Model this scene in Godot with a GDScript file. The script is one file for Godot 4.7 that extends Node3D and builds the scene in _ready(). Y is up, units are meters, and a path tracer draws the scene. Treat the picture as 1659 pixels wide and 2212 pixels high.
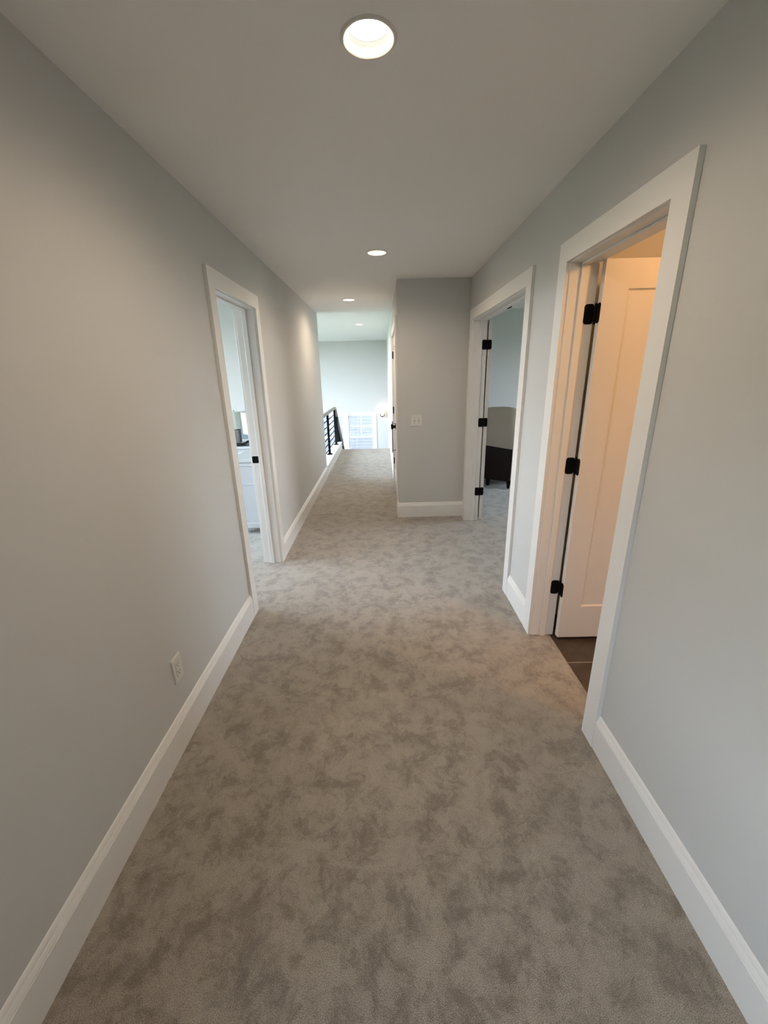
extends Node3D

# ---------------------------------------------------------------- measured layout (metres, camera above x = 0, z = 0)
const EYE := 1.5614
const LW := -0.9265          # face of the left hall wall
const RW := 0.8969           # face of the right hall wall
const RF := 0.169            # face of the right wall past the jog
const CEIL := 2.436
const CEIL_STAIR := 2.5
const ZE := -4.4686          # end wall of the wide part
const ZH := -6.6             # end of the left hall wall, start of the stair hall
const ZF := -9.13            # floor edge at the top of the stairs
const ZW := -12.7            # far wall with the windows
const WT := 0.136            # wall thickness
const CAS := 0.0908          # casing width
const CT := 0.018            # casing thickness
const HEAD := 2.0432         # inner edge of the head casing
const BACK := 1.7            # wall behind the camera

var M := {}

# ================================================================ scene
func _ready() -> void:
	var cam := Camera3D.new()
	cam.name = "camera"
	cam.fov = rad_to_deg(2.0 * atan(1106.0 / 884.055))
	cam.basis = Basis.from_euler(Vector3(-0.3237, 0.0012, -0.0232))
	cam.position = Vector3(0, EYE, 0)
	cam.near = 0.02
	cam.far = 200.0
	add_child(cam)
	cam.current = true

	var sky_mat := ProceduralSkyMaterial.new()
	sky_mat.sky_top_color = Color(0.84, 0.92, 1.0)
	sky_mat.sky_horizon_color = Color(0.95, 0.98, 1.0)
	sky_mat.ground_bottom_color = Color(0.42, 0.43, 0.40)
	sky_mat.ground_horizon_color = Color(0.55, 0.56, 0.55)
	sky_mat.sun_angle_max = 1.0
	var sky := Sky.new()
	sky.sky_material = sky_mat
	var env := Environment.new()
	env.background_mode = Environment.BG_SKY
	env.sky = sky
	env.background_energy_multiplier = 30.0
	env.tonemap_mode = Environment.TONE_MAPPER_LINEAR
	env.tonemap_exposure = 1.03
	env.sdfgi_enabled = true
	env.ssao_enabled = true
	env.ssil_enabled = true
	var we := WorldEnvironment.new()
	we.name = "environment"
	we.environment = env
	add_child(we)

	materials()
	shell()
	doors()
	trims()
	windows()
	hall_fittings()
	stair_hall()
	left_bedroom()
	right_bedroom()
	bathroom()
	outside()

const CAN_ENERGY := 1.85
const CAN_COLOR := Color(1.0, 0.90, 0.785)
const BATH_ENERGY := 1.08
const BATH_COLOR := Color(1.0, 0.735, 0.47)

# ================================================================ materials
func lin(r: float, g: float, b: float) -> Color:
	return Color(r, g, b).linear_to_srgb()

func mat(c: Color, rough := 0.6, spec := 0.5) -> StandardMaterial3D:
	var m := StandardMaterial3D.new()
	m.albedo_color = c
	m.roughness = rough
	m.metallic_specular = spec
	return m

func noise_tex(n: FastNoiseLite, size: int, ramp: Gradient = null, as_normal := false, bump := 1.0) -> NoiseTexture2D:
	var t := NoiseTexture2D.new()
	t.width = size
	t.height = size
	t.seamless = true
	t.seamless_blend_skirt = 0.1
	t.noise = n
	t.generate_mipmaps = false
	if as_normal:
		t.as_normal_map = true
		t.bump_strength = bump
	if ramp:
		t.color_ramp = ramp
	return t

func fbm(sd: int, freq: float, oct: int, kind := FastNoiseLite.TYPE_SIMPLEX_SMOOTH) -> FastNoiseLite:
	var n := FastNoiseLite.new()
	n.seed = sd
	n.noise_type = kind
	n.frequency = freq
	n.fractal_type = FastNoiseLite.FRACTAL_FBM
	n.fractal_octaves = oct
	return n

func ramp(offs: Array, cols: Array) -> Gradient:
	var g := Gradient.new()
	g.offsets = PackedFloat32Array(offs)
	g.colors = PackedColorArray(cols)
	return g

func materials() -> void:
	var peel := noise_tex(fbm(3, 0.05, 3), 512, null, true, 1.2)
	for d in [["wall", lin(0.60, 0.60, 0.59), 0.75], ["ceiling", lin(0.88, 0.87, 0.85), 0.85]]:
		var m := mat(d[1], d[2], 0.4)
		m.normal_enabled = true
		m.normal_texture = peel
		m.normal_scale = 0.12
		m.uv1_triplanar = true
		m.uv1_world_triplanar = true
		m.uv1_scale = Vector3(2.2, 2.2, 2.2)
		M[d[0]] = m
	M.trim = mat(lin(0.82, 0.815, 0.80), 0.38)
	M.door = mat(lin(0.74, 0.735, 0.72), 0.42)
	M.black = mat(lin(0.004, 0.004, 0.004), 0.7, 0.25)
	M.gap = mat(lin(0.02, 0.02, 0.02), 0.9, 0.1)
	M.plastic = mat(lin(0.72, 0.71, 0.68), 0.35)
	M.slot = mat(lin(0.02, 0.02, 0.02), 0.6)
	M.rail_cap = mat(lin(0.20, 0.195, 0.175), 0.5)
	M.furniture = mat(lin(0.55, 0.555, 0.57), 0.4)
	M.sub = mat(lin(0.3, 0.28, 0.25), 0.9)
	M.glass = mat(Color(0.95, 0.97, 1.0, 0.05), 0.02)
	M.glass.transparency = BaseMaterial3D.TRANSPARENCY_ALPHA

	# carpet: fine grain on the first map, brushed patches of pile on the second
	var c := mat(Color.WHITE, 1.0, 0.35)
	var grain := fbm(11, 0.2, 3)
	c.albedo_texture = noise_tex(grain, 1024, ramp([0.0, 0.36, 0.52, 0.66, 1.0], [lin(0.15, 0.130, 0.104), lin(0.28, 0.244, 0.203), lin(0.43, 0.376, 0.309), lin(0.55, 0.488, 0.41), lin(0.68, 0.63, 0.55)]))
	c.normal_enabled = true
	c.normal_texture = noise_tex(grain, 1024, null, true, 6.0)
	c.normal_scale = 0.8
	c.detail_enabled = true
	c.detail_blend_mode = BaseMaterial3D.BLEND_MODE_MUL
	c.detail_uv_layer = BaseMaterial3D.DETAIL_UV_2
	var patch := fbm(5, 0.014, 6)
	patch.fractal_gain = 0.86
	patch.domain_warp_enabled = true
	patch.domain_warp_amplitude = 40.0
	patch.domain_warp_frequency = 0.012
	c.detail_albedo = noise_tex(patch, 1024, ramp([0.0, 0.30, 0.44, 0.56, 0.72, 1.0], [Color(0.72, 0.71, 0.70), Color(0.79, 0.78, 0.77), Color(0.885, 0.88, 0.875), Color(0.95, 0.95, 0.95), Color(0.985, 0.985, 0.985), Color(1, 1, 1)]))
	c.rim_enabled = true
	c.rim = 1.0
	M.carpet = c

	var tile := mat(Color.WHITE, 0.38, 0.5)
	tile.albedo_texture = noise_tex(fbm(21, 0.012, 4), 512, ramp([0.0, 0.5, 1.0], [lin(0.045, 0.033, 0.024), lin(0.062, 0.047, 0.036), lin(0.088, 0.068, 0.052)]))
	tile.uv1_triplanar = true
	tile.uv1_world_triplanar = true
	tile.uv1_scale = Vector3(1.3, 1.3, 1.3)
	M.tile = tile
	M.grout = mat(lin(0.34, 0.27, 0.20), 0.9, 0.2)

func emit(c: Color, e: float) -> StandardMaterial3D:
	var m := mat(Color(0.9, 0.9, 0.9), 0.5)
	m.emission_enabled = true
	m.emission = c
	m.emission_energy_multiplier = e
	return m

# ================================================================ tagging
var used := {}

func numbered(called: String) -> String:
	if not used.has(called):
		used[called] = 0
		return called
	used[called] += 1
	return "%s_%03d" % [called, used[called]]

func tag(o: Node, label: String, category: String, group := "", kind := "") -> Node:
	o.set_meta("label", label)
	o.set_meta("category", category)
	if group: o.set_meta("group", group)
	if kind: o.set_meta("kind", kind)
	return o

func thing(called: String, label: String, category: String, at := Vector3.ZERO, turn := 0.0, group := "", kind := "") -> Node3D:
	var o := Node3D.new()
	o.name = numbered(called)
	add_child(o, true)
	o.position = at
	o.rotation.y = turn
	tag(o, label, category, group, kind)
	return o

func obj(called: String, st: SurfaceTool, m: Material, parent: Node = self) -> MeshInstance3D:
	var o := MeshInstance3D.new()
	if parent == self:
		o.name = numbered(called)
	else:
		var k := 0
		var nm := called
		while parent.has_node(nm):
			k += 1
			nm = "%s_%03d" % [called, k]
		o.name = nm
	o.mesh = st.commit()
	o.material_override = m
	parent.add_child(o, true)
	return o

func struct(called: String, label: String, category: String, st: SurfaceTool, m: Material) -> MeshInstance3D:
	var o := obj(called, st, m)
	tag(o, label, category, "", "structure")
	return o

# ================================================================ shapes
func mb() -> SurfaceTool:
	var st := SurfaceTool.new()
	st.begin(Mesh.PRIMITIVE_TRIANGLES)
	return st

func vtx(st: SurfaceTool, p: Vector3, n: Vector3, uv = null) -> void:
	st.set_normal(n)
	if uv == null:
		var a := n.abs()
		uv = Vector2(p.x, p.z) if a.y >= a.x and a.y >= a.z else (Vector2(p.z, p.y) if a.x >= a.z else Vector2(p.x, p.y))
	st.set_uv(uv / 0.62)
	st.set_uv2(uv / 2.6 + Vector2(0.31, 0.17))
	st.add_vertex(p)

func tri(st: SurfaceTool, a: Vector3, b: Vector3, c: Vector3, n: Vector3) -> void:
	vtx(st, a, n)
	if (b - a).cross(c - a).dot(n) > 0.0:
		vtx(st, c, n); vtx(st, b, n)
	else:
		vtx(st, b, n); vtx(st, c, n)

func quad(st: SurfaceTool, a: Vector3, b: Vector3, c: Vector3, d: Vector3, n: Vector3) -> void:
	tri(st, a, b, c, n)
	tri(st, a, c, d, n)

# box between two corners, edges chamfered by e, placed by t
func bx(st: SurfaceTool, p: Vector3, q: Vector3, e := 0.0, t := Transform3D()) -> void:
	var lo := Vector3(minf(p.x, q.x), minf(p.y, q.y), minf(p.z, q.z))
	var hi := Vector3(maxf(p.x, q.x), maxf(p.y, q.y), maxf(p.z, q.z))
	var c := (lo + hi) / 2
	var h := (hi - lo) / 2
	e = minf(e, minf(h.x, minf(h.y, h.z)) * 0.9)
	for ax in 3:
		var u := (ax + 1) % 3
		var w := (ax + 2) % 3
		for s in [-1.0, 1.0]:
			var n := Vector3.ZERO
			n[ax] = s
			var k: Array[Vector3] = []
			for f in [[-1, -1], [1, -1], [1, 1], [-1, 1]]:
				var v := Vector3.ZERO
				v[ax] = s * h[ax]
				v[u] = f[0] * (h[u] - e)
				v[w] = f[1] * (h[w] - e)
				k.append(t * (c + v))
			quad(st, k[0], k[1], k[2], k[3], (t.basis * n).normalized())
	if e <= 0.0: return
	for ax in 3:
		var u := (ax + 1) % 3
		var w := (ax + 2) % 3
		for su in [-1.0, 1.0]:
			for sw in [-1.0, 1.0]:
				var n := Vector3.ZERO
				n[u] = su
				n[w] = sw
				var k: Array[Vector3] = []
				for f in [[-1, 0], [1, 0], [1, 1], [-1, 1]]:
					var v := Vector3.ZERO
					v[ax] = f[0] * (h[ax] - e)
					v[u] = su * (h[u] - (e if f[1] == 1 else 0.0))
					v[w] = sw * (h[w] - (0.0 if f[1] == 1 else e))
					k.append(t * (c + v))
				quad(st, k[0], k[1], k[2], k[3], (t.basis * n).normalized())
	for sx in [-1.0, 1.0]:
		for sy in [-1.0, 1.0]:
			for sz in [-1.0, 1.0]:
				var s := Vector3(sx, sy, sz)
				var k: Array[Vector3] = []
				for ax in 3:
					var v := s * (h - Vector3.ONE * e)
					v[ax] = s[ax] * h[ax]
					k.append(t * (c + v))
				tri(st, k[0], k[1], k[2], (t.basis * s).normalized())

func box(p: Vector3, q: Vector3, e := 0.0) -> SurfaceTool:
	var st := mb()
	bx(st, p, q, e)
	return st

# closed outline (in the plane of u and v) drawn out from a to b
func extrude(st: SurfaceTool, pts: PackedVector2Array, a: Vector3, b: Vector3, u: Vector3, v: Vector3) -> void:
	var n := pts.size()
	var area := 0.0
	for i in n:
		area += pts[i].cross(pts[(i + 1) % n])
	var sgn := 1.0 if area > 0 else -1.0
	for i in n:
		var p := pts[i]
		var q := pts[(i + 1) % n]
		var d := q - p
		if d.length() < 1e-7: continue
		var nn := (u * (d.y * sgn) + v * (-d.x * sgn)).normalized()
		quad(st, a + u * p.x + v * p.y, a + u * q.x + v * q.y, b + u * q.x + v * q.y, b + u * p.x + v * p.y, nn)
	var idx := Geometry2D.triangulate_polygon(pts)
	var dir := (b - a).normalized()
	for i in range(0, idx.size(), 3):
		var k: Array[Vector3] = []
		for j in 3:
			k.append(u * pts[idx[i + j]].x + v * pts[idx[i + j]].y)
		tri(st, a + k[0], a + k[1], a + k[2], -dir)
		tri(st, b + k[0], b + k[1], b + k[2], dir)

func rounded(w: float, h: float, r: float, seg := 5) -> PackedVector2Array:
	var p := PackedVector2Array()
	for c in [[1, 1, 0], [-1, 1, 1], [-1, -1, 2], [1, -1, 3]]:
		for i in seg + 1:
			var a: float = (c[2] + float(i) / seg) * PI / 2
			p.append(Vector2(c[0] * (w / 2 - r) + cos(a) * r, c[1] * (h / 2 - r) + sin(a) * r))
	return p

# turned shape: profile of (radius, height) round the y axis at c
func lathe(st: SurfaceTool, prof: Array, c: Vector3, seg := 32, smooth := true, t := Transform3D()) -> void:
	for i in prof.size() - 1:
		var p: Vector2 = prof[i]
		var q: Vector2 = prof[i + 1]
		var d := q - p
		if d.length() < 1e-7: continue
		var n2 := Vector2(d.y, -d.x).normalized()
		for k in seg:
			var a0 := TAU * k / seg
			var a1 := TAU * (k + 1) / seg
			var am := (a0 + a1) / 2
			var e0 := Vector3(cos(a0), 0, sin(a0))
			var e1 := Vector3(cos(a1), 0, sin(a1))
			var em := Vector3(cos(am), 0, sin(am))
			var f: Array[Vector3] = [c + e0 * p.x + Vector3.UP * p.y, c + e1 * p.x + Vector3.UP * p.y, c + e1 * q.x + Vector3.UP * q.y, c + e0 * q.x + Vector3.UP * q.y]
			var nn: Array[Vector3] = []
			for e in [e0, e1, e1, e0]:
				nn.append((t.basis * ((e if smooth else em) * n2.x + Vector3.UP * n2.y)).normalized())
			var face := t.basis * (em * n2.x + Vector3.UP * n2.y)
			for tr in [[0, 1, 2], [0, 2, 3]]:
				var x: Vector3 = t * f[tr[0]]
				var y: Vector3 = t * f[tr[1]]
				var z: Vector3 = t * f[tr[2]]
				if (y - x).cross(z - x).length() < 1e-10: continue
				var o: Array = tr if (y - x).cross(z - x).dot(face) < 0 else [tr[0], tr[2], tr[1]]
				for j in o:
					vtx(st, t * f[j], nn[j], Vector2(TAU * (k + (1 if j == 1 or j == 2 else 0)) / seg * 0.1, f[j].y))

func tube(st: SurfaceTool, path: Array, r: float, seg := 10) -> void:
	var rings := []
	var up := Vector3.UP
	for i in path.size():
		var d: Vector3 = (path[mini(i + 1, path.size() - 1)] - path[maxi(i - 1, 0)]).normalized()
		var s := d.cross(up if absf(d.dot(up)) < 0.95 else Vector3.RIGHT).normalized()
		var w := s.cross(d)
		var ring := []
		for k in seg:
			var a := TAU * k / seg
			ring.append(s * cos(a) + w * sin(a))
		rings.append(ring)
	for i in path.size() - 1:
		for k in seg:
			var k1 := (k + 1) % seg
			var q := [[i, k], [i, k1], [i + 1, k1], [i + 1, k]]
			var mid: Vector3 = rings[i][k] + rings[i][k1]
			for tr in [[0, 1, 2], [0, 2, 3]]:
				var ps := []
				for j in tr:
					ps.append(path[q[j][0]] + rings[q[j][0]][q[j][1]] * r)
				var o: Array = tr if (ps[1] - ps[0]).cross(ps[2] - ps[0]).dot(mid) < 0 else [tr[0], tr[2], tr[1]]
				for j in o:
					vtx(st, path[q[j][0]] + rings[q[j][0]][q[j][1]] * r, rings[q[j][0]][q[j][1]])
	for e in [0, path.size() - 1]:
		var n: Vector3 = (path[0] - path[1]).normalized() if e == 0 else (path[e] - path[e - 1]).normalized()
		for k in seg:
			tri(st, path[e], path[e] + rings[e][k] * r, path[e] + rings[e][(k + 1) % seg] * r, n)

# grid of points -> smooth sheet (normals averaged), facing along the side where out(p) points
func sheet(st: SurfaceTool, g: Array, flip := false, uvs = null) -> void:
	var nu := g.size()
	var nv: int = g[0].size()
	var ns := []
	for i in nu:
		var row := []
		for j in nv:
			var du: Vector3 = g[mini(i + 1, nu - 1)][j] - g[maxi(i - 1, 0)][j]
			var dv: Vector3 = g[i][mini(j + 1, nv - 1)] - g[i][maxi(j - 1, 0)]
			var n := du.cross(dv).normalized()
			row.append(-n if flip else n)
		ns.append(row)
	for i in nu - 1:
		for j in nv - 1:
			var q := [[i, j], [i + 1, j], [i + 1, j + 1], [i, j + 1]]
			for tr in [[0, 1, 2], [0, 2, 3]]:
				var ps := []
				var face := Vector3.ZERO
				for k in tr:
					ps.append(g[q[k][0]][q[k][1]])
					face += ns[q[k][0]][q[k][1]]
				if (ps[1] - ps[0]).cross(ps[2] - ps[0]).length() < 1e-12: continue
				var o: Array = tr if (ps[1] - ps[0]).cross(ps[2] - ps[0]).dot(face) < 0 else [tr[0], tr[2], tr[1]]
				for k in o:
					vtx(st, g[q[k][0]][q[k][1]], ns[q[k][0]][q[k][1]], uvs[q[k][0]][q[k][1]] if uvs else null)

# wall slab with openings: axis "z" runs along z between faces x0..x1, axis "x" runs along x between faces z0..z1
func wall(st: SurfaceTool, axis: String, f0: float, f1: float, s0: float, s1: float, y0: float, y1: float, openings := []) -> void:
	var put := func(a: float, b: float, c: float, d: float) -> void:
		if b - a < 1e-4 or d - c < 1e-4: return
		if axis == "z": bx(st, Vector3(f0, c, a), Vector3(f1, d, b))
		else: bx(st, Vector3(a, c, f0), Vector3(b, d, f1))
	var at := s0
	var list := openings.duplicate()
	list.sort_custom(func(p, q): return p[0] < q[0])
	for o in list:
		put.call(at, o[0], y0, y1)
		put.call(o[0], o[1], y0, o[2])
		put.call(o[0], o[1], o[3], y1)
		at = o[1]
	put.call(at, s1, y0, y1)

# ================================================================ room shell
# door openings as [far z, near z] between the inner casing edges
const D_BATH := [-2.1806, -1.4549]
const D_PAIR := [-4.2957, -2.7493]
const D_LEFT := [-3.3174, -2.5458]
const D_CLOSET := [-6.09, -4.67]
const JT := 0.019            # jamb thickness
const REVEAL := 0.006

func rough(d: Array) -> Array:
	return [d[0] - JT + REVEAL, d[1] + JT - REVEAL, -0.05, HEAD + JT - REVEAL]

func shell() -> void:
	var top := CEIL + 0.2
	var st := mb()
	# floors: carpet over a thick slab
	for r in [[-4.7, 1.012, -6.6, BACK + 0.1], [1.012, 4.7, -6.6, -2.5], [-1.09, RF + 0.1, ZF, -6.6]]:
		bx(st, Vector3(r[0], -0.035, r[2]), Vector3(r[1], 0.0, r[3]))
	struct("floor", "mottled grey-beige cut-pile carpet running along the hall and into the bedrooms", "carpet", st, M.carpet)
	st = mb()
	for r in [[-4.8, 4.8, -6.6, BACK + 0.2], [-1.09, RF + 0.2, ZF + 0.02, -6.6]]:
		bx(st, Vector3(r[0], -0.3, r[2]), Vector3(r[1], -0.036, r[3]))
	struct("trim_9", "plain subfloor slab below the carpet and tiles", "subfloor", st, M.sub)

	# walls
	st = mb()
	wall(st, "z", LW - WT, LW, ZH, BACK, -0.02, top, [rough(D_LEFT), [0.4, 1.2, 0.5, 1.6]])
	struct("wall_left", "long light grey wall on the left of the hall with one doorway", "wall", st, M.wall)
	st = mb()
	wall(st, "z", RW, RW + WT, ZE, BACK, -0.02, top, [rough(D_BATH), rough(D_PAIR)])
	struct("wall_right", "light grey wall on the right of the hall with two white doorways", "wall", st, M.wall)
	st = mb()
	wall(st, "x", ZE - WT, ZE, RF, RW + WT, -0.02, top)
	struct("wall_end", "narrow grey wall facing down the hall with a double light switch", "wall", st, M.wall)
	st = mb()
	wall(st, "z", RF, RF + WT, ZW, ZE - WT, -3.0, CEIL_STAIR + 0.2, [[D_CLOSET[0] - JT, D_CLOSET[1] + JT, 0.0, HEAD + JT]])
	struct("wall_right_far", "grey wall past the jog with the closet doors, running on beside the stairs", "wall", st, M.wall)
	st = mb()
	wall(st, "x", BACK, BACK + WT, LW - WT, RW + WT, -0.02, top)
	struct("wall_back", "light grey wall behind the viewer", "wall", st, M.wall)
	# closet behind the closet doors
	st = mb()
	wall(st, "z", 1.03, 1.03 + 0.1, -7.0, ZE - WT, -0.02, top)
	wall(st, "x", -6.7, -6.6, RF + WT, 1.13, -0.02, top)
	struct("wall_closet", "grey closet wall beside the right bedroom", "wall", st, M.wall)

	# left bedroom walls
	st = mb()
	wall(st, "z", -4.7, -4.6, -5.75, -0.6, -0.02, top, [[-5.2, -1.6, 0.85, 2.3]])
	struct("wall_bedroom_west", "pale bedroom wall with a wide window", "wall", st, M.wall)
	st = mb()
	wall(st, "x", -5.75, -5.6, -4.7, LW - WT, -0.02, top)
	struct("wall_bedroom_far", "pale bedroom wall behind the white dresser and lamps", "wall", st, M.wall)
	st = mb()
	wall(st, "x", -0.7, -0.6, -4.7, LW - WT, -0.02, top)
	struct("wall_bedroom_near", "pale bedroom wall on the viewer's side", "wall", st, M.wall)
	# right bedroom walls
	st = mb()
	wall(st, "x", -6.7, -6.6, 1.13, 4.7, -0.02, top)
	struct("wall_bedroom_right_far", "grey bedroom wall behind the striped armchair", "wall", st, M.wall)
	st = mb()
	wall(st, "z", 4.6, 4.7, -6.6, -2.4, -0.02, top, [[-5.6, -4.1, 0.8, 2.1]])
	struct("wall_bedroom_right_east", "grey bedroom wall with a window", "wall", st, M.wall)
	st = mb()
	wall(st, "x", -2.52, -2.40, RW + WT, 4.7, -0.02, top)
	struct("wall_partition", "wall between the bathroom and the right bedroom", "wall", st, M.wall)
	# bathroom walls
	st = mb()
	wall(st, "z", 3.0, 3.1, -2.4, 0.5, -0.02, top)
	wall(st, "x", 0.4, 0.5, RW + WT, 3.1, -0.02, top)
	struct("wall_bathroom", "bathroom walls lit by warm lamps", "wall", st, M.wall)
	# stair hall walls
	st = mb()
	wall(st, "x", ZW - 0.15, ZW, -4.2, RF + WT, -3.0, CEIL_STAIR + 0.2, [[-1.07, -0.24, -0.95, 0.44], [-1.98, -1.15, -0.95, 0.44]])
	struct("wall_stair_far", "tall pale grey-green wall over the stair windows", "wall", st, M.wall)
	st = mb()
	wall(st, "z", -4.2, -4.1, ZW, -6.6, -3.0, CEIL_STAIR + 0.2, [[-11.0, -6.75, 0.0, 2.45]])
	struct("wall_stair_left", "pale stair hall wall with a tall window", "wall", st, M.wall)
	st = mb()
	wall(st, "x", -6.6, -6.5, -4.2, LW - WT, -3.0, CEIL_STAIR + 0.2)
	bx(st, Vector3(-1.09, -3.0, -6.6), Vector3(RF, -0.3, -6.5))
	struct("wall_stair_near", "stair hall wall below the upper floor", "wall", st, M.wall)
	st = mb()
	bx(st, Vector3(-4.2, -3.1, ZW - 0.15), Vector3(RF + WT, -3.0, -6.5))
	struct("floor_stair", "floor at the bottom of the stair hall", "floor", st, M.sub)

	# ceilings
	var ceil := CSGBox3D.new()
	ceil.name = numbered("ceiling")
	ceil.size = Vector3(9.4, 0.2, BACK + 0.1 - ZH)
	ceil.position = Vector3(0, CEIL + 0.1, (BACK + 0.1 + ZH) / 2)
	ceil.material = M.ceiling
	add_child(ceil)
	for l in LAMPS.slice(0, 3):
		var cut := CSGCylinder3D.new()
		cut.name = "lamp_hole"
		cut.operation = CSGShape3D.OPERATION_SUBTRACTION
		cut.radius = 0.0715
		cut.height = 0.16
		cut.sides = 48
		cut.position = Vector3(l[0], CEIL, l[1]) - ceil.position
		ceil.add_child(cut, true)
	tag(ceil, "flat off-white hall ceiling with three recessed lights", "ceiling", "", "structure")
	var c2 := CSGBox3D.new()
	c2.name = numbered("ceiling")
	c2.size = Vector3(4.6, 0.2, ZH - ZW + 0.15)
	c2.position = Vector3(-1.95, CEIL_STAIR + 0.1, (ZH + ZW - 0.15) / 2)
	c2.material = M.ceiling
	add_child(c2)
	var hole := CSGCylinder3D.new()
	hole.name = "lamp_hole"
	hole.operation = CSGShape3D.OPERATION_SUBTRACTION
	hole.radius = 0.0715
	hole.height = 0.16
	hole.sides = 48
	hole.position = Vector3(LAMPS[3][0], CEIL_STAIR, LAMPS[3][1]) - c2.position
	c2.add_child(hole, true)
	tag(c2, "brighter ceiling over the stair hall, one recessed light in it", "ceiling", "", "structure")

# ================================================================ doorways and doors
# frame for an opening in a wall along z. face = x of the hall face, dx = +1 when the wall lies towards +x
func frame(o: Node3D, d: Array, face: float, dx: float, stop_at: float, behind_leaf := false) -> void:
	var z0: float = d[0]
	var z1: float = d[1]
	var fx := face - dx * CT
	# flat casing round the opening, caulked and painted so that no joint shows
	var st := mb()
	extrude(st, PackedVector2Array([Vector2(z0 - CAS, 0), Vector2(z0 - CAS, HEAD + CAS), Vector2(z1 + CAS, HEAD + CAS), Vector2(z1 + CAS, 0), Vector2(z1, 0), Vector2(z1, HEAD), Vector2(z0, HEAD), Vector2(z0, 0)]), Vector3(face, 0, 0), Vector3(fx, 0, 0), Vector3(0, 0, 1), Vector3.UP)
	obj("casing", st, M.trim, o)
	# the same casing on the room side
	var bfx := face + dx * WT
	for s in ([[z1, z1 + CAS]] if behind_leaf else [[z0 - CAS, z0], [z1, z1 + CAS]]):
		obj("casing", box(Vector3(bfx, 0, s[0]), Vector3(bfx + dx * CT, HEAD, s[1]), 0.0015), M.trim, o)
	obj("head_casing", box(Vector3(bfx, HEAD, z0 - CAS), Vector3(bfx + dx * CT, HEAD + CAS, z1 + CAS), 0.0015), M.trim, o)
	var j0 := face
	var j1 := face + dx * WT
	obj("jamb", box(Vector3(j0, 0, z0 + REVEAL), Vector3(j1, HEAD, z0 + REVEAL - JT), 0.001), M.trim, o)
	obj("jamb", box(Vector3(j0, 0, z1 - REVEAL), Vector3(j1, HEAD, z1 - REVEAL + JT), 0.001), M.trim, o)
	obj("head_jamb", box(Vector3(j0, HEAD - REVEAL, z0 + REVEAL), Vector3(j1, HEAD - REVEAL + JT, z1 - REVEAL), 0.001), M.trim, o)
	# stops: strips the leaf closes against
	var s0 := face + dx * stop_at
	var s1 := face + dx * (stop_at + 0.034)
	obj("stop", box(Vector3(s0, 0, z0 + REVEAL), Vector3(s1, HEAD - REVEAL, z0 + REVEAL + 0.011), 0.002), M.trim, o)
	obj("stop", box(Vector3(s0, 0, z1 - REVEAL), Vector3(s1, HEAD - REVEAL, z1 - REVEAL - 0.011), 0.002), M.trim, o)
	obj("head_stop", box(Vector3(s0, HEAD - REVEAL - 0.011, z0 + REVEAL + 0.011), Vector3(s1, HEAD - REVEAL, z1 - REVEAL - 0.011), 0.002), M.trim, o)

# shaker leaf lying along +x from the hinge edge at the local origin, thickness towards +z
func leaf(o: Node3D, w: float, t: Transform3D, called := "leaf") -> MeshInstance3D:
	var h := 2.018
	var th := 0.035
	var y := 0.02
	var st := mb()
	var stile := 0.118
	bx(st, Vector3(0, y, 0), Vector3(stile, y + h, th), 0.0, t)
	bx(st, Vector3(w - stile, y, 0), Vector3(w, y + h, th), 0.0, t)
	bx(st, Vector3(stile, y, 0), Vector3(w - stile, y + 0.21, th), 0.0, t)
	bx(st, Vector3(stile, y + h - 0.123, 0), Vector3(w - stile, y + h, th), 0.0, t)
	var l := obj(called, st, M.door, o)
	st = mb()
	bx(st, Vector3(stile - 0.004, y + 0.205, 0.0105), Vector3(w - stile + 0.004, y + h - 0.118, th - 0.0105), 0.0, t)
	# sloped sticking round the panel on both faces
	for s in [0.0, 1.0]:
		var zf := th - 0.0105 if s > 0.5 else 0.0105
		var zo := th - 0.001 if s > 0.5 else 0.001
		var n := 1.0 if s > 0.5 else -1.0
		var a := Vector2(stile - 0.001, y + 0.209)
		var b := Vector2(w - stile + 0.001, y + h - 0.122)
		var e := 0.008
		var oc := [Vector2(a.x, a.y), Vector2(b.x, a.y), Vector2(b.x, b.y), Vector2(a.x, b.y)]
		var ic := [Vector2(a.x + e, a.y + e), Vector2(b.x - e, a.y + e), Vector2(b.x - e, b.y - e), Vector2(a.x + e, b.y - e)]
		var inn := [Vector3(0, 1, n), Vector3(-1, 0, n), Vector3(0, -1, n), Vector3(1, 0, n)]
		for k in 4:
			var k1 := (k + 1) % 4
			quad(st, t * Vector3(oc[k].x, oc[k].y, zo), t * Vector3(oc[k1].x, oc[k1].y, zo), t * Vector3(ic[k1].x, ic[k1].y, zf + n * 0.0003), t * Vector3(ic[k].x, ic[k].y, zf + n * 0.0003), (t.basis * inn[k]).normalized())
	obj("panel", st, M.door, l)
	return l

const HINGE_Y := [1.8165, 1.072, 0.334]

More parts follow.
